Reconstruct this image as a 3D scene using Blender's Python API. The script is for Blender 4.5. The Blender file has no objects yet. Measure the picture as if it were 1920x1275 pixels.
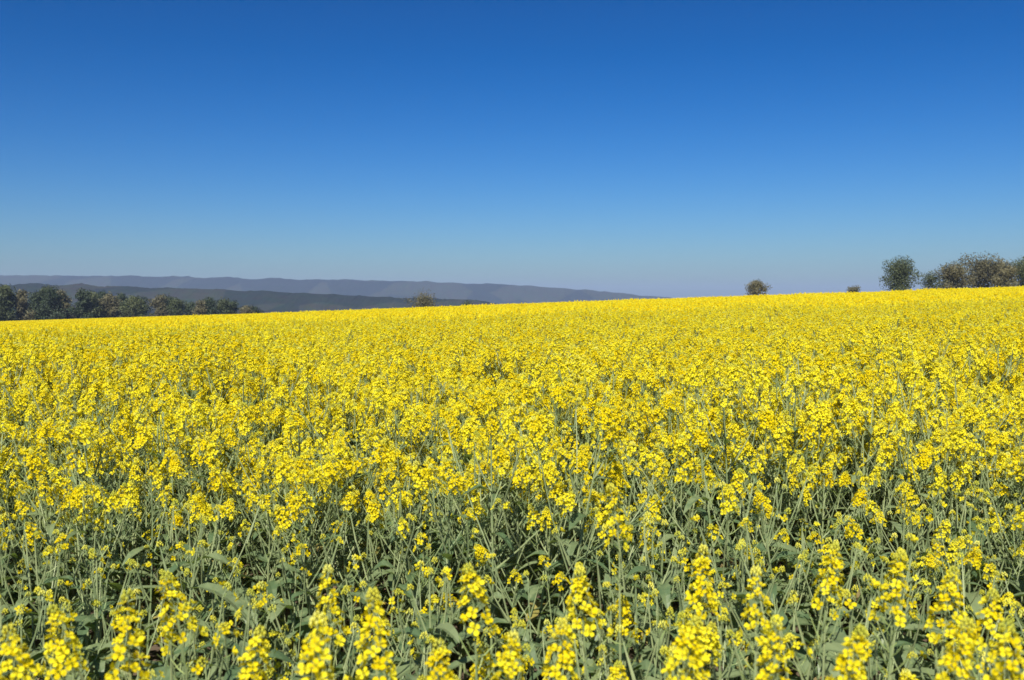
import bpy, bmesh, math, random
import numpy as np
from mathutils import Vector, Matrix, Euler, Quaternion
from mathutils import noise as mnoise

R = math.radians
scene = bpy.context.scene
COL = scene.collection

# ------------------------------------------------------------------ camera
EYE = 1.92
CAM = Vector((0.0, 0.0, EYE))
cam_d = bpy.data.cameras.new('camera')
cam = bpy.data.objects.new('camera', cam_d)
COL.objects.link(cam)
cam_d.sensor_width = 36.0
cam_d.lens = 35.0
cam_d.clip_start = 0.05
cam_d.clip_end = 20000
cam.location = CAM
PITCH = -2.18                       # degrees, below the level
cam.rotation_euler = (R(90 + PITCH), 0, 0)
cam_d.dof.use_dof = True
cam_d.dof.focus_distance = 8.0
cam_d.dof.aperture_fstop = 5.0
scene.camera = cam

# ------------------------------------------------------------------ sky, sun, exposure
SUN_EL, SUN_AZ = 47.0, 192.0        # azimuth clockwise from +Y (the view direction)
world = bpy.data.worlds.new('World')
scene.world = world
world.use_nodes = True
wn = world.node_tree
bg = wn.nodes['Background']
sky = wn.nodes.new('ShaderNodeTexSky')
sky.sky_type = 'NISHITA'
sky.sun_disc = False
sky.sun_elevation = R(SUN_EL)
sky.sun_rotation = R(SUN_AZ)
sky.altitude = 0
sky.air_density = 0.95
sky.dust_density = 0.85
sky.ozone_density = 7.0
hs = wn.nodes.new('ShaderNodeHueSaturation')
hs.inputs['Saturation'].default_value = 1.15
hs.inputs['Value'].default_value = 0.25         # the gamma raises the sky's values; bring them back
gm = wn.nodes.new('ShaderNodeGamma')
gm.inputs['Gamma'].default_value = 1.62
wn.links.new(sky.outputs['Color'], gm.inputs['Color'])
wn.links.new(gm.outputs['Color'], hs.inputs['Color'])
wn.links.new(hs.outputs['Color'], bg.inputs['Color'])
bg.inputs['Strength'].default_value = 0.06

sun_d = bpy.data.lights.new('sun', 'SUN')
sun_d.energy = 3.8
sun_d.angle = R(0.53)
sun_d.color = (1.0, 0.95, 0.87)
sun = bpy.data.objects.new('sun', sun_d)
COL.objects.link(sun)
sd = Vector((math.sin(R(SUN_AZ)) * math.cos(R(SUN_EL)), math.cos(R(SUN_AZ)) * math.cos(R(SUN_EL)), math.sin(R(SUN_EL))))
sun.rotation_euler = sd.to_track_quat('Z', 'Y').to_euler()
sun.location = (-30, -30, 60)

scene.render.engine = 'CYCLES'
scene.view_settings.view_transform = 'Standard'
scene.view_settings.look = 'None'
scene.view_settings.exposure = 1.0
scene.view_settings.gamma = 1.0
scene.cycles.max_bounces = 5
scene.cycles.diffuse_bounces = 2
scene.cycles.transmission_bounces = 4
scene.cycles.volume_bounces = 0

# ------------------------------------------------------------------ helpers
def tag(o, label=None, cat=None, group=None, kind=None):
    if label: o['label'] = label
    if cat: o['category'] = cat
    if group: o['group'] = group
    if kind: o['kind'] = kind
    return o

class MB:
    """collects vertices and faces (with a material slot each) and links them as one mesh"""
    def __init__(self):
        self.v, self.f, self.m = [], [], []
    def add(self, vs, fs, mi=0):
        b = len(self.v)
        self.v.extend([tuple(p) for p in vs])
        self.f.extend([tuple(b + i for i in q) for q in fs])
        self.m.extend([mi] * len(fs))
    def join(self, o, mat=None):
        b = len(self.v)
        if mat is None:
            self.v.extend(o.v)
        else:
            self.v.extend([tuple(mat @ Vector(p)) for p in o.v])
        self.f.extend([tuple(b + i for i in q) for q in o.f])
        self.m.extend(o.m)
    def mesh(self, name, mats, smooth=False):
        me = bpy.data.meshes.new(name)
        me.from_pydata(self.v, [], self.f)
        for m in mats: me.materials.append(m)
        me.polygons.foreach_set('material_index', self.m)
        if smooth: me.polygons.foreach_set('use_smooth', [True] * len(self.f))
        me.update()
        return me

def link(name, data, parent=None):
    o = bpy.data.objects.new(name, data)
    COL.objects.link(o)
    if parent: o.parent = parent
    return o

def frame_of(d):
    d = d.normalized()
    a = Vector((1, 0, 0)) if abs(d.x) < 0.8 else Vector((0, 1, 0))
    u = d.cross(a).normalized()
    return u, d.cross(u)

def tube(mb, pts, rads, sides=5, mi=0, cap=True):
    vs, fs = [], []
    n = len(pts)
    for i, p in enumerate(pts):
        d = (pts[min(i + 1, n - 1)] - pts[max(i - 1, 0)])
        u, w = frame_of(d)
        for k in range(sides):
            a = 2 * math.pi * k / sides
            vs.append(p + (u * math.cos(a) + w * math.sin(a)) * rads[i])
    for i in range(n - 1):
        for k in range(sides):
            k2 = (k + 1) % sides
            fs.append((i * sides + k, i * sides + k2, (i + 1) * sides + k2, (i + 1) * sides + k))
    if cap:
        fs.append(tuple((n - 1) * sides + k for k in range(sides)))
    mb.add(vs, fs, mi)

# ------------------------------------------------------------------ materials
def new_mat(name):
    m = bpy.data.materials.new(name)
    m.use_nodes = True
    nt = m.node_tree
    nt.nodes.clear()
    out = nt.nodes.new('ShaderNodeOutputMaterial')
    return m, nt, out

def leaf_like(name, c1, c2, transl, trans_col, rough=0.5, spec=0.3, scale=40.0, rnd=0.25):
    m, nt, out = new_mat(name)
    N = nt.nodes.new; L = nt.links.new
    oi = N('ShaderNodeObjectInfo')
    tc = N('ShaderNodeTexCoord')
    no = N('ShaderNodeTexNoise'); no.inputs['Scale'].default_value = scale
    no.inputs['Detail'].default_value = 2
    L(tc.outputs['Object'], no.inputs['Vector'])
    ad = N('ShaderNodeMath'); ad.operation = 'MULTIPLY_ADD'
    L(oi.outputs['Random'], ad.inputs[0]); ad.inputs[1].default_value = rnd * 2
    su = N('ShaderNodeMath'); su.operation = 'SUBTRACT'
    L(no.outputs['Fac'], su.inputs[0]); su.inputs[1].default_value = rnd
    L(su.outputs[0], ad.inputs[2])
    mp = N('ShaderNodeMapRange'); mp.inputs['From Min'].default_value = 0.25; mp.inputs['From Max'].default_value = 0.75
    L(ad.outputs[0], mp.inputs['Value'])
    mx = N('ShaderNodeMix'); mx.data_type = 'RGBA'
    mx.inputs['A'].default_value = (*c1, 1); mx.inputs['B'].default_value = (*c2, 1)
    L(mp.outputs['Result'], mx.inputs['Factor'])
    p = N('ShaderNodeBsdfPrincipled')
    p.inputs['Roughness'].default_value = rough
    p.inputs['Specular IOR Level'].default_value = spec
    L(mx.outputs['Result'], p.inputs['Base Color'])
    if transl > 0:
        t = N('ShaderNodeBsdfTranslucent'); t.inputs['Color'].default_value = (*trans_col, 1)
        ms = N('ShaderNodeMixShader'); ms.inputs[0].default_value = transl
        L(p.outputs[0], ms.inputs[1]); L(t.outputs[0], ms.inputs[2])
        L(ms.outputs[0], out.inputs['Surface'])
    else:
        L(p.outputs[0], out.inputs['Surface'])
    return m

M_petal = leaf_like('petal', (0.80, 0.62, 0.005), (0.88, 0.79, 0.030), 0.42, (0.90, 0.76, 0.012), rough=0.65, spec=0.06, scale=60, rnd=0.32)
M_bud = leaf_like('bud', (0.40, 0.42, 0.045), (0.62, 0.57, 0.05), 0.1, (0.4, 0.45, 0.05), scale=80)
M_stem = leaf_like('stem', (0.17, 0.22, 0.095), (0.27, 0.31, 0.14), 0.0, (0, 0, 0), rough=0.5, scale=12)
M_leaf = leaf_like('leaf', (0.090, 0.145, 0.065), (0.20, 0.250, 0.115), 0.30, (0.22, 0.32, 0.05), rough=0.45, spec=0.4, scale=25, rnd=.35)
M_pod = leaf_like('pod', (0.19, 0.26, 0.08), (0.28, 0.34, 0.11), 0.1, (0.2, 0.3, 0.05), scale=30)
M_old = leaf_like('old_leaf', (0.30, 0.27, 0.07), (0.22, 0.17, 0.075), 0.25, (0.35, 0.30, 0.06), rough=0.6, spec=0.2, scale=30)
PM = [M_petal, M_bud, M_stem, M_leaf, M_pod, M_old]

def soil_mat():
    m, nt, out = new_mat('soil')
    N = nt.nodes.new; L = nt.links.new
    tc = N('ShaderNodeTexCoord')
    n1 = N('ShaderNodeTexNoise'); n1.inputs['Scale'].default_value = 6; n1.inputs['Detail'].default_value = 8
    L(tc.outputs['Object'], n1.inputs['Vector'])
    cr = N('ShaderNodeValToRGB')
    cr.color_ramp.elements[0].color = (0.05, 0.034, 0.02, 1); cr.color_ramp.elements[1].color = (0.16, 0.115, 0.07, 1)
    L(n1.outputs['Fac'], cr.inputs[0])
    p = N('ShaderNodeBsdfPrincipled'); p.inputs['Roughness'].default_value = 0.95
    L(cr.outputs[0], p.inputs['Base Color'])
    b = N('ShaderNodeBump'); b.inputs['Strength'].default_value = 0.8; b.inputs['Distance'].default_value = 0.03
    L(n1.outputs['Fac'], b.inputs['Height']); L(b.outputs[0], p.inputs['Normal'])
    L(p.outputs[0], out.inputs['Surface'])
    return m

def ramp_mat(name, stops, scale, detail=6, rough=0.9, bump=0.0, dist=0.1):
    m, nt, out = new_mat(name)
    N = nt.nodes.new; L = nt.links.new
    tc = N('ShaderNodeTexCoord')
    n1 = N('ShaderNodeTexNoise'); n1.inputs['Scale'].default_value = scale; n1.inputs['Detail'].default_value = detail
    n1.inputs['Roughness'].default_value = 0.65
    L(tc.outputs['Object'], n1.inputs['Vector'])
    cr = N('ShaderNodeValToRGB')
    el = cr.color_ramp.elements
    while len(el) < len(stops): el.new(0.5)
    for e, (p_, c) in zip(el, stops):
        e.position = p_; e.color = (*c, 1)
    L(n1.outputs['Fac'], cr.inputs[0])
    p = N('ShaderNodeBsdfPrincipled'); p.inputs['Roughness'].default_value = rough
    p.inputs['Specular IOR Level'].default_value = 0.1
    L(cr.outputs[0], p.inputs['Base Color'])
    if bump:
        b = N('ShaderNodeBump'); b.inputs['Strength'].default_value = bump; b.inputs['Distance'].default_value = dist
        L(n1.outputs['Fac'], b.inputs['Height']); L(b.outputs[0], p.inputs['Normal'])
    L(p.outputs[0], out.inputs['Surface'])
    return m

M_soil = soil_mat()
M_canopy = ramp_mat('canopy', [(0.28, (0.22, 0.25, 0.06)), (0.40, (0.66, 0.56, 0.02)), (0.6, (0.80, 0.67, 0.015))], 6.0, bump=1.0, dist=0.2)

# ------------------------------------------------------------------ terrain
FIELD_END = 230.0
def ground_z(x, y):
    """the field tilts gently up to the right and rolls away at its far edge"""
    d = max(0.0, y)
    t = 0.0345 * x * min(1.0, math.hypot(x, y) / 25.0)
    t = 60 * math.tanh(t / 60)
    und = 0.35 * math.sin(x * 0.021 + 1.3) * math.sin(y * 0.017) * min(1.0, d / 60.0)
    drop = 0.0
    if d > FIELD_END: drop = -((d - FIELD_END) ** 1.25) * 0.012
    return t * (1.0 if d < 400 else max(0.15, 1 - (d - 400) / 2500)) + und + max(drop, -45)

def grid_sheet(name, xs, ys, zf, mat, smooth=True):
    vs = [(x, y, zf(x, y)) for y in ys for x in xs]
    nx = len(xs)
    fs = [(j * nx + i, j * nx + i + 1, (j + 1) * nx + i + 1, (j + 1) * nx + i) for j in range(len(ys) - 1) for i in range(nx - 1)]
    me = bpy.data.meshes.new(name)
    me.from_pydata(vs, [], fs)
    me.materials.append(mat)
    if smooth: me.polygons.foreach_set('use_smooth', [True] * len(fs))
    o = link(name, me)
    return o

def spaced(lo, hi, near, n):
    """coordinates between lo and hi, packed towards 0"""
    a = np.linspace(-1, 1, n)
    v = np.sign(a) * (near * np.abs(a) + (1 - near) * np.abs(a) ** 3)
    return [float(x * (hi if x > 0 else -lo)) for x in v]

gx = spaced(-6000, 6000, 0.02, 81)
gy = [-40, -20, -8, -3, 0, 2, 4, 7, 11, 16, 22, 30, 40, 52, 66, 82, 100, 120, 142, 166, 192, 215, 230, 245, 262, 285, 315, 350, 400, 460, 540, 650, 800, 1000, 1300, 1700, 2300, 3000, 4000, 5500, 8000]
ground = tag(grid_sheet('ground', gx, gy, ground_z, M_soil), kind='structure')

# ------------------------------------------------------------------ rapeseed: pieces
rng = random.Random(7)

def flower_mb(r, size=0.0098, open_=1.0, lod=0):
    """four rounded petals in a cross round stamens, facing +Z"""
    mb = MB()
    a0 = r.uniform(0, 1.57)
    for k in range(4):
        a = a0 + k * math.pi / 2 + r.uniform(-.14, .14)
        c, s = math.cos(a), math.sin(a)
        tilt = r.uniform(-.25, .3) + (1 - open_) * 1.1
        L_ = size * r.uniform(.88, 1.14)
        w = L_ * r.uniform(.40, .5)
        def P(u, v, h):
            return (c * u - s * v, s * u + c * v, h)
        z1 = L_ * .30; z2 = L_ * math.sin(tilt) * .7 + z1; zc = r.uniform(-.08, .08) * L_
        if lod == 0:
            vs = [P(.0005, -w * .12, 0), P(.0005, w * .12, 0), P(L_ * .45, -w * .75, z1), P(L_ * .45, w * .75, z1), P(L_ * .8, -w, z2 * .9 + zc), P(L_ * .8, w, z2 * .9 - zc),
                  P(L_ * 1.08, -w * .5, z2), P(L_ * 1.08, w * .5, z2), P(L_ * .65, 0, z1 * .85)]
            mb.add(vs, [(0, 1, 8), (0, 8, 2), (1, 3, 8), (2, 8, 4), (3, 5, 8), (4, 8, 7, 6), (8, 5, 7)], 0)
        else:
            mb.add([P(.0005, 0, 0), P(L_ * .5, -w, z1), P(L_ * 1.05, -w * .7, z2), P(L_ * 1.05, w * .7, z2), P(L_ * .5, w, z1)], [(0, 1, 2, 3, 4)], 0)
    if lod == 0:
        q = size * .10
        for k in range(5):
            a = a0 + k * 1.257; u = Vector((math.cos(a), math.sin(a), 0)) * size * .22; h = size * r.uniform(.55, .75)
            v_ = Vector((-u.y, u.x, 0)) * .35
            mb.add([u * .4 - v_, u * .4 + v_, u + v_ + Vector((0, 0, h)), u - v_ + Vector((0, 0, h))], [(0, 1, 2, 3)], 1)
    return mb

FLOWERS = [flower_mb(random.Random(i), open_=(1.0, .95, .8, 1.0, .9, .55, 1.0, .85)[i]) for i in range(8)]
FLOWERS1 = [flower_mb(random.Random(i), size=.0150, lod=1) for i in range(4)]

def look(d, roll=0.0):
    return d.to_track_quat('Z', 'Y').to_matrix().to_4x4() @ Matrix.Rotation(roll, 4, 'Z')

GA = 2.399963
def raceme(r, lod=0, n=20, length=.07, pods=8):
    """flowering tip along +Z: (axis and pedicels MB, [(flower index, matrix)], buds MB, [pod MB])"""
    ax, buds, flowers, podl = MB(), MB(), [], []
    bend = Vector((r.uniform(-.012, .012), r.uniform(-.012, .012), 0))
    def axis(t):
        return Vector((0, 0, length * t)) + bend * (t * t)
    tube(ax, [Vector((0, 0, -.10)), Vector((0, 0, 0)), axis(.5), axis(1.05)], [.0022, .0019, .0016, .0012], 4, 2)
    for i in range(n):
        t = (i + r.uniform(-.3, .3)) / max(1, n - 1); t = min(1, max(0, t)) * .88
        a = GA * i + r.uniform(-.3, .3)
        pl = (.029 - .017 * t) * r.uniform(.8, 1.2)
        up = .25 + .80 * t + r.uniform(-.15, .15)
        d = Vector((math.cos(a) * math.cos(up), math.sin(a) * math.cos(up), math.sin(up)))
        base = axis(t); tip = base + d * pl
        if lod == 0:
            u, w = frame_of(d)
            ax.add([base + u * .0007, base - u * .0007, tip - u * .0006, tip + u * .0006], [(0, 1, 2, 3)], 2)
        fd = (d + Vector((r.uniform(-.35, .35), r.uniform(-.35, .35), r.uniform(-.1, .5)))).normalized()
        flowers.append((r.randrange(8 if lod == 0 else 4), Matrix.Translation(tip) @ look(fd, r.uniform(0, 6.28)) @ Matrix.Scale(r.uniform(.85, 1.18) * (1.04 - .28 * t * t), 4)))
    nb = r.randint(13, 20) if lod == 0 else 3
    for i in range(nb):
        t = i / nb
        a = GA * i; rr = .0100 * math.sqrt(1 - t * .9)
        c = axis(1.0) + Vector((math.cos(a) * rr, math.sin(a) * rr, .002 + .014 * t))
        s = r.uniform(.0020, .0030) if lod == 0 else .005
        h = s * 1.8
        buds.add([c + Vector((s, 0, 0)), c + Vector((0, s, 0)), c + Vector((-s, 0, 0)), c + Vector((0, -s, 0)), c + Vector((0, 0, h)), c - Vector((0, 0, h))],
                 [(0, 1, 4), (1, 2, 4), (2, 3, 4), (3, 0, 4), (1, 0, 5), (2, 1, 5), (3, 2, 5), (0, 3, 5)], 1)
    for i in range(pods):
        z = -.004 - i * .009
        a = GA * i + 1.0
        up = r.uniform(.4, .95)
        d = Vector((math.cos(a) * math.cos(up), math.sin(a) * math.cos(up), math.sin(up)))
        b = Vector((0, 0, z)); m_ = b + d * .018; e = m_ + (d + Vector((0, 0, .5))).normalized() * r.uniform(.015, .045)
        pm = MB(); tube(pm, [b, m_, e], [.0006, .0014, .0007], 3, 4, cap=False); podl.append(pm)
    return ax, flowers, buds, podl

def leaf_mb(base, d, length, width, droop, r, lod=0, mi=3, lobed=False):
    """leaf with a folded midrib, curving down towards its tip; the big ones have a lobed edge"""
    mb = MB()
    side = d.cross(Vector((0, 0, 1))).normalized()
    n = (10 if lobed else 6) if lod == 0 else 3
    vs = []
    wave = r.uniform(-.7, .7); tw = r.uniform(-.5, .5)
    for i in range(n + 1):
        t = i / n
        c = base + d * (length * t) + Vector((0, 0, 1)) * (-droop * length * t * t + .12 * length * t) + side * (tw * length * .15 * t * t)
        w = width * (math.sin(math.pi * min(1, t * .88 + .12)) ** .8) * (1 if t < 1 else .05)
        if lobed:
            w *= (.55 + .45 * (i % 2)) * (.55 + .75 * t) if t < .75 else 1.1
        up = Vector((0, 0, w * .30 + wave * w * .4 * math.sin(t * 9)))
        up2 = Vector((0, 0, w * .30 + wave * w * .4 * math.sin(t * 8 + 2)))
        vs += [c - side * w * r.uniform(.85, 1.1) + up, c, c + side * w * r.uniform(.85, 1.1) + up2]
    fs = []
    for i in range(n):
        b = i * 3
        fs += [(b, b + 1, b + 4, b + 3), (b + 1, b + 2, b + 5, b + 4)]
    mb.add(vs, fs, mi)
    return mb

def curve_pts(p0, d0, length, n, r, up=.5, wob=.05):
    pts = [p0.copy()]; d = d0.normalized()
    for i in range(n):
        d = (d + Vector((0, 0, up / n)) + Vector((r.uniform(-1, 1), r.uniform(-1, 1), 0)) * wob).normalized()
        pts.append(pts[-1] + d * (length / n))
    return pts

def plant_parts(seed, lod=0, thin=False, H=None, hero=False, dense=False):
    """list of (part name, MB, extra) for one rapeseed plant standing at the origin"""
    r = random.Random(seed)
    parts = []
    H = H or (r.uniform(.86, 1.12) if thin else r.uniform(1.18, 1.40))
    lean = Vector((r.uniform(-.12, .12), r.uniform(-.12, .12), 1)) if not hero else Vector((0, 0, 1))
    stem = curve_pts(Vector((0, 0, -.03)), lean, H, 7, r, .1, .02 if hero else .045)
    st = MB()
    tube(st, stem, [.0078 - .0053 * i / 7 for i in range(8)], 6 if lod == 0 else 3, 2)
    parts.append(('stem', st, None))
    def head(p, d, main=False):
        stage = r.uniform(.3, .9) if (dense or lod) else r.random()                                     # bud, early, full or fading bloom
        if thin: n, ln, pods = (r.randint(0, 2), .02, 2) if stage < .88 else (r.randint(4, 8), .035, 6)
        elif main and hero: n, ln, pods = r.randint(27, 38), r.uniform(.10, .15), 11
        elif stage < .10: n, ln, pods = r.randint(3, 7), .025, 2
        elif stage < .30: n, ln, pods = r.randint(9, 15), r.uniform(.035, .05), 5
        elif stage < .85: n, ln, pods = r.randint(20, 32), r.uniform(.055, .10), 9
        else: n, ln, pods = r.randint(7, 12), r.uniform(.03, .045), 16
        if lod: n = max(13, int(n * .85)); pods = 1
        sc = r.uniform(1.2, 1.4) if (hero and main) else r.uniform(1.0, 1.3)
        M4 = Matrix.Translation(p) @ look((d.normalized() + Vector((0, 0, .7)) + Vector((r.uniform(-.25, .25), r.uniform(-.25, .25), 0))).normalized(), r.uniform(0, 6)) @ Matrix.Scale(sc, 4)
        ax, fl, bd, po = raceme(r, lod, n, ln, pods)
        hm, bm_ = MB(), MB()
        hm.join(ax, M4); bm_.join(bd, M4)
        ex = {'buds': bm_}
        if hero and main:
            ex['flowers'] = [(k, M4 @ m) for k, m in fl]; ex['pods'] = []
            for q in po:
                z = MB(); z.join(q, M4); ex['pods'].append(z)
        else:
            for k, m in fl: hm.join((FLOWERS if lod == 0 else FLOWERS1)[k], M4 @ m)
            for q in po: hm.join(q, M4)
        parts.append(('flower_head', hm, ex))
    head(stem[-1], stem[-1] - stem[-2], True)
    nb = r.randint(3, 5) if thin else (r.randint(1, 3) if hero else (r.randint(10, 13) if dense else r.randint(6, 9)))
    a = r.uniform(0, 6.28)
    for i in range(nb):
        t = .48 + .44 * i / nb + r.uniform(-.02, .02)
        k = t * 7; j = int(k)
        p = stem[j].lerp(stem[min(j + 1, 7)], k - j)
        a += 2.4 + r.uniform(-.3, .3)
        el = r.uniform(.85, 1.2) if thin else r.uniform(.65, 1.08)
        d = Vector((math.cos(a) * math.cos(el), math.sin(a) * math.cos(el), math.sin(el)))
        L_ = (H * (r.uniform(.66, .86) if hero else r.uniform(.82, 1.0)) - p.z) / max(.45, math.sin(el) * .9 + .12)
        L_ = max(.12, min(.55, L_))
        pts = curve_pts(p, d, L_, 4, r, .55, .07)
        b = MB()
        tube(b, pts, [.0036, .0031, .0027, .0023, .0019], 5 if lod == 0 else 3, 2)
        parts.append(('branch', b, None))
        head(pts[-1], pts[-1] - pts[-2])
        ld = Vector((math.cos(a + .3), math.sin(a + .3), r.uniform(.1, .6))).normalized()
        big = 1.7 if thin else 1.15
        parts.append(('leaf', leaf_mb(p, ld, r.uniform(.09, .17) * big, r.uniform(.013, .024) * big, r.uniform(.2, .8), r, lod), None))
    nl = 8 if thin else (5 if hero else 3)
    for i in range(nl if lod == 0 else 2):
        z = H * (r.uniform(.25, .85) if (thin or hero) else r.uniform(.18, .55)); k = z / H * 7; j = int(k)
        p = stem[j].lerp(stem[j + 1], k - j)
        a += 2.2
        ld = Vector((math.cos(a), math.sin(a), r.uniform(.2, .7))).normalized()
        low = 1.15 - z / H * .75
        parts.append(('leaf', leaf_mb(p, ld, r.uniform(.18, .32) * low, r.uniform(.035, .065) * low, r.uniform(.4, 1.0), r, lod, 5 if (r.random() < .12 and z < .5 * H) else 3, lobed=z < .6 * H), None))
    return parts

# ------------------------------------------------------------------ rapeseed: sowing
FULL_VAR, THIN_VAR, DENSE_VAR = 14, 8, 8
NEAR_VAR = FULL_VAR + THIN_VAR + DENSE_VAR
half_w = math.tan(math.atan(18 / 35.0))
FPX = 1920 * 35 / 36.0
HOR = 637.5 + FPX * math.tan(R(PITCH))              # photo row of the eye level
pr = np.random.default_rng(11)
STEP = 0.25
STEP_IN = 0.20
ymax_near = 24.0

def lowfreq(x, y):
    return mnoise.noise(Vector((x * .33, y * .33, 3.1)))

# weak patches in the stand: (x, distance, radius)
WEAK = [(-2.35, 4.5, .33), (-2.35, 5.35, .34), (-2.6, 7.0, .5), (-1.95, 6.7, .35), (-1.2, 9.4, .5), (.35, 9.4, .6), (1.75, 10.2, .6), (3.0, 11.4, .6), (-.42, 6.2, .3), (1.62, 3.75, .40),
        (.55, 3.9, .28), (-1.25, 4.1, .3), (2.1, 4.3, .3), (-2.2, 3.7, .45), (-.05, 3.6, .3), (5.4, 13, .8), (-5.5, 14, .9), (-4, 18, 1.0), (2.2, 17, 1.0), (.9, 6.4, .3), (-3.2, 10.5, .5)]
plants = []
y = 1.15
while y < ymax_near:
    xm = (y + 2.0) * half_w * 1.12 + 1.2
    x = -xm
    st_ = STEP if y < 4.0 else (STEP_IN if y < 8.0 else .168)
    while x < xm:
        px = x + pr.uniform(-.5, .5) * st_ * .95; py = y + pr.uniform(-.5, .5) * st_ * .95
        x += st_
        dist = math.hypot(px, py)
        f = lowfreq(px, py)
        edge = 3.55 + .55 * mnoise.noise(Vector((px * 1.1, 7.7, 0))) + (.5 if px < -1.25 else 0)
        weak = any((px - a) ** 2 + (py - b) ** 2 < c * c for a, b, c in WEAK)
        if py < 1.30: continue
        weak = weak or (3.0 < py < 8.0 and mnoise.noise(Vector((px * 1.15, py * .8, 8.0))) > .27)
        thin = py < edge or (weak and pr.random() < .75) or (py < edge + 1.3 and pr.random() < .30)
        sc = 1.0 + .08 * f + pr.uniform(-.10, .09)
        if thin:
            v = FULL_VAR + int(pr.integers(0, THIN_VAR)); sc = pr.uniform(.86, 1.08)
            if py < 1.75: sc *= .85
        else:
            v = int(pr.integers(0, FULL_VAR))
            if py > 6.2 and pr.random() < (py - 6.2) / 2.5: v = FULL_VAR + THIN_VAR + int(pr.integers(0, DENSE_VAR))
            if weak: sc *= .86
        plants.append((px, py, ground_z(px, py), pr.uniform(0, 6.283), sc, v, *(pr.normal(0, .22, 2) if pr.random() < .07 else pr.uniform(-.10, .10, 2))))
    y += st_

def in_view(p):
    d = p[1]
    return d > 1.2 and abs(p[0]) < d * half_w + .12
plants.sort(key=lambda p: (not in_view(p), math.hypot(p[0], p[1])))

# the tall single plants of the front, by where their flowering tip stands: (photo column, row, distance, label)
HERO = [(22, 1178, 1.95, 'tall rapeseed plant with a full yellow head in the bottom left corner'),
        (112, 1135, 2.15, 'slender rapeseed plant with a yellow spike, second from the left corner in the front row'),
        (238, 1160, 2.05, 'rapeseed plant with a long yellow spike, third from the left corner in the front row'),
        (335, 1075, 2.35, 'rapeseed plant rising above the dark gap at the lower left'),
        (462, 1175, 2.10, 'small-headed rapeseed plant between the lower left gap and the bright bottom-edge head'),
        (572, 1212, 1.75, 'rapeseed plant with a bright broad head cut by the bottom edge left of centre'),
        (615, 1085, 2.30, 'rapeseed plant standing behind the bright bottom-edge head left of centre'),
        (706, 1150, 2.05, 'rapeseed plant with a wide yellow spike left of the dark middle gap'),
        (826, 1195, 1.95, 'rapeseed plant whose yellow spike stands just left of the bottom centre'),
        (892, 1055, 2.35, 'rapeseed plant with a tall pale spike above the bottom centre'),
        (950, 1170, 2.00, 'rapeseed plant with a broad head at the bottom centre'),
        (1048, 1150, 2.10, 'rapeseed plant with a full head just right of the bottom centre'),
        (1098, 1060, 2.30, 'tall rapeseed plant beside the green gap right of centre'),
        (1165, 915, 2.70, 'tallest front rapeseed plant, its bright head topping the green gap right of centre'),
        (1288, 1145, 2.05, 'lone rapeseed spike standing in the green gap right of centre'),
        (1322, 1035, 2.50, 'small pale rapeseed head deep in the green gap right of centre'),
        (1424, 1075, 2.25, 'slim rapeseed plant with a bright spike at the right edge of the green gap'),
        (1458, 1195, 1.95, 'low rapeseed plant in front of the slim bright spike at the right'),
        (1556, 1020, 2.55, 'rapeseed plant with a small round head above the right-hand front row'),
        (1592, 1165, 1.90, 'rapeseed plant with the longest bright spike in the right-hand front row'),
        (1682, 1045, 2.35, 'rapeseed plant with a tall full spike in the right-hand front row'),
        (1780, 1075, 2.30, 'rapeseed plant with a rounded head, third from the right edge'),
        (1862, 1100, 2.20, 'rapeseed plant with a yellow spike, second from the right edge'),
        (1790, 1190, 1.90, 'low rapeseed plant with a bright head before the rounded one at the right'),
        (1898, 1180, 1.80, 'rapeseed plant with a bright head in the bottom right corner')]
N_SINGLE = 300 - len(HERO)
single, rest = plants[:N_SINGLE], plants[N_SINGLE:]

# prototype meshes of every variant (parts apart for the single plants, joined for the crop)
var_parts, crop_meshes = [], []
for v in range(NEAR_VAR):
    pp = plant_parts(100 + v, thin=FULL_VAR <= v < FULL_VAR + THIN_VAR, dense=v >= FULL_VAR + THIN_VAR)
    lst = []
    allm = MB()
    for nm, mb, ex in pp:
        allm.join(mb)
        bme = None
        if ex:
            allm.join(ex['buds']); bme = ex['buds'].mesh('bud_cluster', PM)
        lst.append((nm, mb.mesh(nm, PM), bme))
    var_parts.append(lst)
    crop_meshes.append(allm.mesh('crop_plant', PM))

GROUP = 'rapeseed plants in the near part of the field'
flower_meshes = [f.mesh('flower', PM) for f in FLOWERS]
for i, (px, row, d, lab) in enumerate(HERO):
    xx = (px - 960) / FPX * d
    ztip = EYE - (row - HOR) / FPX * d
    gz = ground_z(xx, d)
    root = link('rapeseed_plant', None)
    root.empty_display_size = .1
    Hh = ztip - gz - .14
    pp = plant_parts(700 + i, H=Hh, hero=True)
    tipx = pp[0][1].v[-1]
    root.location = (xx - tipx[0], d - tipx[1], gz)
    tag(root, lab, 'plant', GROUP)
    for nm, mb, ex in pp:
        o = link(nm, mb.mesh(nm, PM), root)
        if ex:
            link('bud_cluster', ex['buds'].mesh('bud_cluster', PM), o)
            for k, m in ex.get('flowers', []):
                q = link('flower', flower_meshes[k], o); q.matrix_local = m
            for q in ex.get('pods', []):
                link('seed_pod', q.mesh('seed_pod', PM), o)

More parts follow.
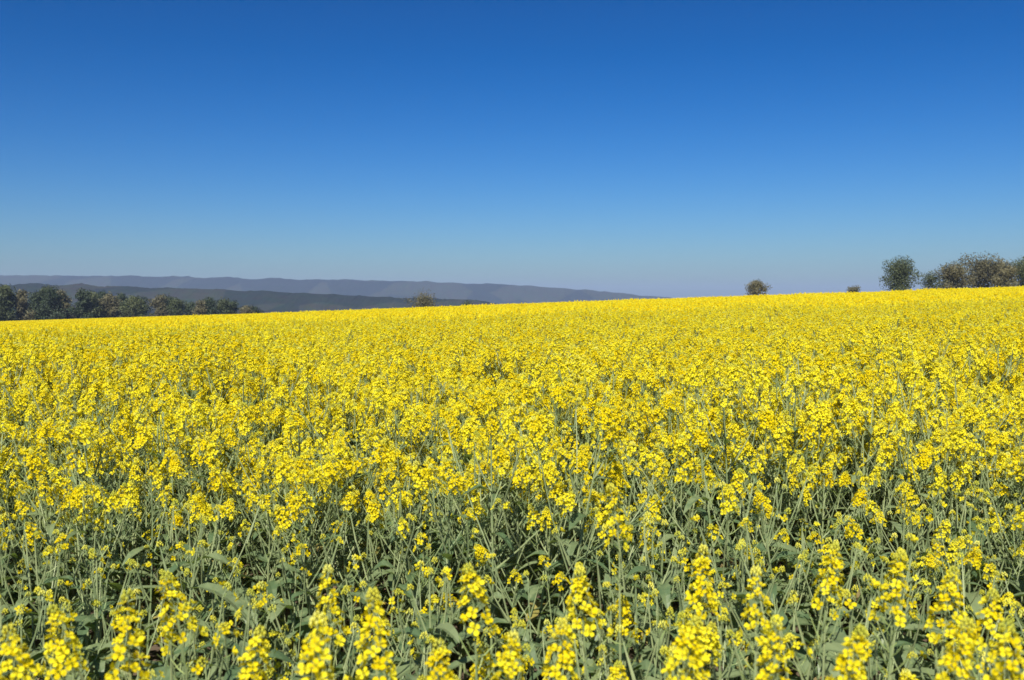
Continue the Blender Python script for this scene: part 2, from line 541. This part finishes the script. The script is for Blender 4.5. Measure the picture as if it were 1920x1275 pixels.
for i, (px, py, pz, rz, sc, v, tx, ty) in enumerate(single):
    root = link('rapeseed_plant', None)
    root.empty_display_size = .1
    root.location = (px, py, pz); root.rotation_euler = (tx, ty, rz); root.scale = (sc, sc, sc)
    col_ = px / py * FPX + 960
    side = 'left third' if col_ < 640 else ('middle third' if col_ < 1280 else 'right third')
    if FULL_VAR <= v < FULL_VAR + THIN_VAR:
        tag(root, 'low leafy rapeseed plant, few flowers, in the thin green strip, picture\'s %s' % side, 'plant', 'leafy rapeseed plants of the thin green strip, ' + side)
    else:
        tag(root, 'branched rapeseed plant in full flower where the dense stand begins, picture\'s %s' % side, 'plant', 'flowering rapeseed plants where the dense stand begins, ' + side)
    for nm, me, bme in var_parts[v]:
        o = link(nm, me, root)
        if bme: link('bud_cluster', bme, o)

# ---- the rest of the crop: geometry-node instances of joined plants
def instancer(name, pts, meshes, label, cat):
    lib = bpy.data.collections.new(name + '_library')
    for i, me in enumerate(meshes):
        o = bpy.data.objects.new('%s_kind_%02d' % (name, i), me)
        lib.objects.link(o)
    me = bpy.data.meshes.new(name)
    me.from_pydata([p[:3] for p in pts], [], [])
    def attr(nm, ty, vals, key):
        a = me.attributes.new(nm, ty, 'POINT'); a.data.foreach_set(key, np.array(vals).ravel())
    attr('rot', 'FLOAT_VECTOR', [(p[6], p[7], p[3]) for p in pts], 'vector')
    attr('scl', 'FLOAT', [p[4] for p in pts], 'value')
    attr('kind', 'INT', [p[5] for p in pts], 'value')
    o = link(name, me)
    ng = bpy.data.node_groups.new(name, 'GeometryNodeTree')
    ng.interface.new_socket('Geometry', in_out='INPUT', socket_type='NodeSocketGeometry')
    ng.interface.new_socket('Geometry', in_out='OUTPUT', socket_type='NodeSocketGeometry')
    N = ng.nodes.new; L = ng.links.new
    gi, go = N('NodeGroupInput'), N('NodeGroupOutput')
    m2p = N('GeometryNodeMeshToPoints')
    iop = N('GeometryNodeInstanceOnPoints')
    ci = N('GeometryNodeCollectionInfo'); ci.inputs['Collection'].default_value = lib
    ci.inputs['Separate Children'].default_value = True; ci.inputs['Reset Children'].default_value = True
    def na(nm, ty):
        n = N('GeometryNodeInputNamedAttribute'); n.data_type = ty; n.inputs['Name'].default_value = nm
        return n.outputs['Attribute']
    L(gi.outputs[0], m2p.inputs['Mesh']); L(m2p.outputs[0], iop.inputs['Points'])
    L(ci.outputs[0], iop.inputs['Instance'])
    iop.inputs['Pick Instance'].default_value = True
    L(na('kind', 'INT'), iop.inputs['Instance Index'])
    e2r = N('FunctionNodeEulerToRotation'); L(na('rot', 'FLOAT_VECTOR'), e2r.inputs[0])
    L(e2r.outputs[0], iop.inputs['Rotation'])
    L(na('scl', 'FLOAT'), iop.inputs['Scale'])
    L(iop.outputs[0], go.inputs[0])
    md = o.modifiers.new('sow', 'NODES'); md.node_group = ng
    return tag(o, label, cat, kind='stuff')

instancer('rapeseed_crop', rest, crop_meshes, 'dense yellow rapeseed crop in the middle distance of the field', 'crop')

# ---- middle and far crop with simpler plants, then wider tufts
mid_meshes = []
for v in range(6):
    allm = MB()
    for nm, mb, ex in plant_parts(300 + v, lod=1):
        allm.join(mb)
        if ex: allm.join(ex['buds'])
    mid_meshes.append(allm.mesh('crop_plant_far', PM))

def sow(y0, y1, step, nvar, grow):
    out = []; y = y0
    while y < y1:
        xm = y * half_w * 1.1 + 3.0
        n = int(2 * xm / step)
        xs = -xm + (np.arange(n) + pr.uniform(-.5, .5, n)) * step
        ys = y + pr.uniform(-.5, .5, n) * step
        for a, b in zip(xs, ys):
            f = lowfreq(a, b)
            if f < -.62 and pr.random() < .6: continue
            out.append((float(a), float(b), ground_z(a, b), pr.uniform(0, 6.283), (1 + .08 * f + pr.uniform(-.08, .08)) * grow, int(pr.integers(0, nvar)), 0.0, 0.0))
        y += step
    return out
instancer('rapeseed_crop', sow(24.0, 70.0, .19, 6, 1.0), mid_meshes, 'smooth yellow band of rapeseed crop towards the far field edge', 'crop')

def tuft_mb(seed):
    """two metres of distant crop: many flowering tips at canopy height on short stalks"""
    r = random.Random(seed); mb = MB()
    for i in range(330):
        c = Vector((r.uniform(-1, 1), r.uniform(-1, 1), 1.05 + r.uniform(-.12, .16)))
        s = r.uniform(.03, .055)
        for k in range(3):
            a = r.uniform(0, 6.28); h = r.uniform(.03, .07)
            u = Vector((math.cos(a), math.sin(a), r.uniform(-.5, .5))) * s
            w = Vector((r.uniform(-.4, .4), r.uniform(-.4, .4), 1)).normalized() * h
            mb.add([c - u - w, c + u - w, c + u + w, c - u + w], [(0, 1, 2, 3)], 0)
        if i % 3 == 0:
            tube(mb, [c - Vector((0, 0, .4)), c], [.006, .004], 3, 2, cap=False)
    return mb.mesh('crop_tuft', PM)
far_pts = [(p[0], p[1], p[2] + .1, p[3], 1.0, p[5] % 4, 0, 0) for p in sow(70.0, FIELD_END + 12, 1.5, 4, 1.0)]
instancer('rapeseed_crop', far_pts, [tuft_mb(i) for i in range(4)], 'far edge of the yellow rapeseed crop along the horizon', 'crop')

# canopy sheet under the distant flowering tips
cx = [x * .98 for x in spaced(-260, 260, .3, 121)]
cy = [22 + i * 2.0 for i in range(int((FIELD_END + 12 - 22) / 2.0) + 1)]
def canopy_z(x, y):
    return ground_z(x, y) + 1.02 * min(1, .62 + (y - 22) / 60) + .06 * mnoise.noise(Vector((x * .8, y * .8, 0)))
tag(grid_sheet('crop_canopy', cx, cy, canopy_z, M_canopy), 'closed leafy canopy of the distant rapeseed between its flowers', 'crop', kind='stuff')

# ------------------------------------------------------------------ far hills
def hill_mat(name, wood, fld, scale):
    """woods broken by paler fields, as patches"""
    m, nt, out = new_mat(name)
    N = nt.nodes.new; L = nt.links.new
    tc = N('ShaderNodeTexCoord'); mp = N('ShaderNodeMapping'); mp.inputs['Scale'].default_value = (1, .5, 1.6)
    L(tc.outputs['Object'], mp.inputs['Vector'])
    vo = N('ShaderNodeTexVoronoi'); vo.inputs['Scale'].default_value = scale
    L(mp.outputs[0], vo.inputs['Vector'])
    cr = N('ShaderNodeValToRGB'); cr.color_ramp.interpolation = 'CONSTANT'
    cr.color_ramp.elements[0].color = (*wood, 1)
    cr.color_ramp.elements[1].position = .62; cr.color_ramp.elements[1].color = (*fld, 1)
    sx = N('ShaderNodeSeparateColor'); L(vo.outputs['Color'], sx.inputs[0]); L(sx.outputs[0], cr.inputs[0])
    no = N('ShaderNodeTexNoise'); no.inputs['Scale'].default_value = .05; no.inputs['Detail'].default_value = 6
    L(tc.outputs['Object'], no.inputs['Vector'])
    mx = N('ShaderNodeMix'); mx.data_type = 'RGBA'; mx.blend_type = 'MULTIPLY'; mx.inputs['Factor'].default_value = .7
    L(cr.outputs[0], mx.inputs['A']); L(no.outputs['Color'], mx.inputs['B'])
    p = N('ShaderNodeBsdfPrincipled'); p.inputs['Roughness'].default_value = 1; p.inputs['Specular IOR Level'].default_value = 0
    L(mx.outputs['Result'], p.inputs['Base Color']); L(p.outputs[0], out.inputs['Surface'])
    return m
M_hill1 = hill_mat('far_hill', (.022, .034, .028), (.050, .060, .040), .006)
M_hill2 = hill_mat('near_hill', (.024, .034, .026), (.046, .052, .036), .012)

def hill_ridge(name, y0, depth, profile, mat, rough, seed, n=420):
    """profile: (photo column, photo row) of the skyline; the ridge stands at its own distance y0 + depth"""
    cols = [p[0] for p in profile]; rows_ = [p[1] for p in profile]
    yt = y0 + depth
    vs, fs = [], []
    tr = [0, .2, .4, .6, .8, 1.0, 1.3, 1.8]
    pf = [0, .30, .55, .76, .92, 1.0, .8, .2]
    pxs = np.linspace(cols[0], cols[-1], n + 1)
    for t, q in zip(tr, pf):
        for px in pxs:
            top = EYE + (HOR - float(np.interp(px, cols, rows_))) / FPX * yt
            x = (px - 960) / FPX * (y0 + depth * t * .3)
            h = top + 60
            z = -60 + h * q + rough * (mnoise.noise(Vector((px * .02, t * 3, seed))) + .6 * abs(mnoise.noise(Vector((px * .09, t * 7, seed)))) + .5 * abs(mnoise.noise(Vector((px * .23, t * 17, seed))))) * q
            vs.append((x, y0 + depth * t, z))
    m = n + 1
    for j in range(len(tr) - 1):
        for i in range(n):
            fs.append((j * m + i, j * m + i + 1, (j + 1) * m + i + 1, (j + 1) * m + i))
    me = bpy.data.meshes.new(name); me.from_pydata(vs, [], fs); me.materials.append(mat)
    return tag(link(name, me), kind='structure')

hill_ridge('far_hills', 3400, 500, [(-900, 512), (-400, 514), (0, 517), (250, 519), (520, 524), (760, 528), (980, 535), (1120, 545), (1260, 557), (1400, 570), (1700, 590), (2400, 600)], M_hill1, 7.0, 2)
hill_ridge('near_hills', 1250, 300, [(-900, 528), (-300, 531), (0, 534), (200, 540), (420, 546), (640, 556), (860, 562), (1000, 574), (1200, 590), (1700, 600)], M_hill2, 3.0, 9)

# ------------------------------------------------------------------ trees
M_bark = ramp_mat('bark', [(0.3, (0.05, 0.04, 0.03)), (0.7, (0.13, 0.11, 0.08))], 3.0, bump=.6, dist=.05)
M_crowns = [leaf_like('crown_a', (0.055, 0.070, 0.028), (0.10, 0.115, 0.045), .2, (.10, .15, .03), rough=.6, scale=.6, rnd=.2),
            leaf_like('crown_b', (0.085, 0.080, 0.040), (0.15, 0.135, 0.065), .2, (.12, .14, .04), rough=.6, scale=.6, rnd=.2),
            leaf_like('crown_c', (0.025, 0.040, 0.02), (0.05, 0.07, 0.03), .15, (.07, .10, .03), rough=.6, scale=.6, rnd=.2)]

def tree_meshes(seed, h, w, ci, trunk=.22, leaves=3200):
    r = random.Random(seed)
    tm = MB()
    top = h * .74
    pts = curve_pts(Vector((0, 0, -.3)), Vector((r.uniform(-.08, .08), r.uniform(-.08, .08), 1)), top, 6, r, .1, .07)
    tr = h * .022 + .05
    tube(tm, pts, [tr * (1 - .8 * i / 6) for i in range(7)], 7, 0)
    blobs = []
    nl = r.randint(9, 14)
    for i in range(nl):
        t = trunk + (1 - trunk) * (i + .5) / nl
        k = min(5.99, t * 6); j = int(k)
        p = pts[j].lerp(pts[j + 1], k - j)
        a = i * 2.4 + r.uniform(-.5, .5)
        prof = math.sin(math.pi * min(.93, .22 + .76 * i / nl))
        L_ = w * .5 * (.35 + .65 * prof) * r.uniform(.6, 1.15)
        el = .2 + .9 * i / nl
        d = Vector((math.cos(a) * math.cos(el), math.sin(a) * math.cos(el), math.sin(el)))
        lp = curve_pts(p, d, L_ * .85, 3, r, .2, .12)
        tube(tm, lp, [tr * .35, tr * .25, tr * .16, tr * .07], 5, 0)
        blobs.append((lp[-1], w * .21 * r.uniform(.6, 1.3)))
        blobs.append((lp[2], w * .19 * r.uniform(.7, 1.3)))
        blobs.append((lp[1], w * .17 * r.uniform(.7, 1.2)))
    blobs.append((pts[-1] + Vector((r.uniform(-.1, .1) * w, 0, h * .10)), w * .17))
    cm = MB()
    tot = sum(b[1] ** 2 for b in blobs)
    for c, rad in blobs:
        for q in range(int(leaves * 2.2 * rad * rad / tot)):
            v = Vector((r.gauss(0, 1), r.gauss(0, 1), r.gauss(0, 1))).normalized()
            rr = rad * (r.random() ** .36) * (1 + .45 * mnoise.noise(v * 2.1 + c))
            p = c + Vector((v.x, v.y, v.z * .8)) * rr
            if p.z < h * .08: continue
            s = r.uniform(.12, .27) * (.5 + h / 18)
            n_ = (v + Vector((r.uniform(-1, 1), r.uniform(-1, 1), r.uniform(-.4, 1)))).normalized()
            u, w2 = frame_of(n_)
            an = r.uniform(0, 6.28); uu = u * math.cos(an) + w2 * math.sin(an); ww = n_.cross(uu)
            cm.add([p - uu * s, p - ww * s * .6, p + uu * s, p + ww * s * .6], [(0, 1, 2, 3)], 0)
    return tm.mesh('trunk', [M_bark]), cm.mesh('crown', [M_crowns[ci]])

def tree(px, row, dist, wpx, ci, label, group=None, name='broadleaf_tree', cat='tree', leaves=3200):
    """tree whose top shows at photo column px and row, wpx photo pixels wide, at the given distance ahead"""
    x = (px - 960) / FPX * dist
    gz = ground_z(x, dist) - .2
    h = (EYE + (HOR - row) / FPX * dist - gz) / .98
    w = wpx / FPX * dist
    tm, cm = tree_meshes(int(px * 7 + dist * 3), h, w, ci, .06 if cat == 'bush' else .2, leaves)
    root = link(name, None); root.location = (x, dist, gz); root.rotation_euler = (0, 0, random.Random(px).uniform(0, 6.28))
    link('trunk', tm, root); link('crown', cm, root)
    return tag(root, label, cat, group)

tree(1418, 523, 238, 44, 1, 'small lone bush on the field crest right of the blue hills', name='round_bush', cat='bush', leaves=1800)
tree(1688, 491, 242, 86, 0, 'rounded single tree left of the trees at the right end of the horizon')
RG = 'trees at the right end of the horizon'
for i, (px, row, d, w, lab) in enumerate([
        (1600, 537, 246, 34, 'lowest bush of the right horizon, left of the single rounded tree'),
        (1748, 512, 246, 60, 'low bush filling the gap right of the single rounded tree'),
        (1790, 496, 243, 76, 'leftmost tree of the grey-brown mass at the right end of the horizon'),
        (1838, 488, 246, 92, 'tallest tree of the grey-brown mass at the right end of the horizon'),
        (1880, 493, 242, 84, 'tree right of the tallest one in the mass at the right horizon'),
        (1925, 491, 245, 92, 'tree cut by the right picture edge on the horizon')]):
    bush = 'bush' in lab
    tree(px, row, d, w, (1, 0, 1, 1)[i % 4], lab, RG, name='low_bush' if bush else 'broadleaf_tree', cat='bush' if bush else 'tree', leaves=1500 if bush else 3400)
for i in range(25):
    px = -22 + i * 21 + rng.uniform(-7, 7)
    t = max(0.0, min(1.0, px / 540))
    row = 526 + 44 * t ** 1.2 + rng.uniform(-6, 7)
    tree(px, row, 300 + 50 * t + rng.uniform(-12, 12), rng.uniform(48, 66) * (1 - .35 * t), (2, 0, 2, 1)[i % 4], 'dark tree in the closed wood along the left horizon', 'trees of the left horizon wood', leaves=2200)
tree(792, 556, 244, 74, 1, 'low spreading bush at the field edge below the blue hills', name='spreading_bush', cat='bush', leaves=1600)
tree(880, 566, 246, 40, 0, 'smallest bush right of the spreading one below the blue hills', name='spreading_bush', cat='bush', leaves=900)

# ------------------------------------------------------------------ haze
def haze():
    m, nt, out = new_mat('haze')
    pv = nt.nodes.new('ShaderNodeVolumePrincipled')
    pv.inputs['Color'].default_value = (.52, .67, 1.0, 1)
    pv.inputs['Density'].default_value = 0.00013
    pv.inputs['Anisotropy'].default_value = 0.0
    nt.links.new(pv.outputs[0], out.inputs['Volume'])
    x0, x1, y0, y1, z0, z1 = -6100, 6100, -60, 8100, -130, 130
    vs = [(x0, y0, z0), (x1, y0, z0), (x1, y1, z0), (x0, y1, z0), (x0, y0, z1), (x1, y0, z1), (x1, y1, z1), (x0, y1, z1)]
    fs = [(0, 3, 2, 1), (4, 5, 6, 7), (0, 1, 5, 4), (1, 2, 6, 5), (2, 3, 7, 6), (3, 0, 4, 7)]
    me = bpy.data.meshes.new('haze'); me.from_pydata(vs, [], fs); me.materials.append(m)
    tag(link('haze', me), kind='stuff')
haze()
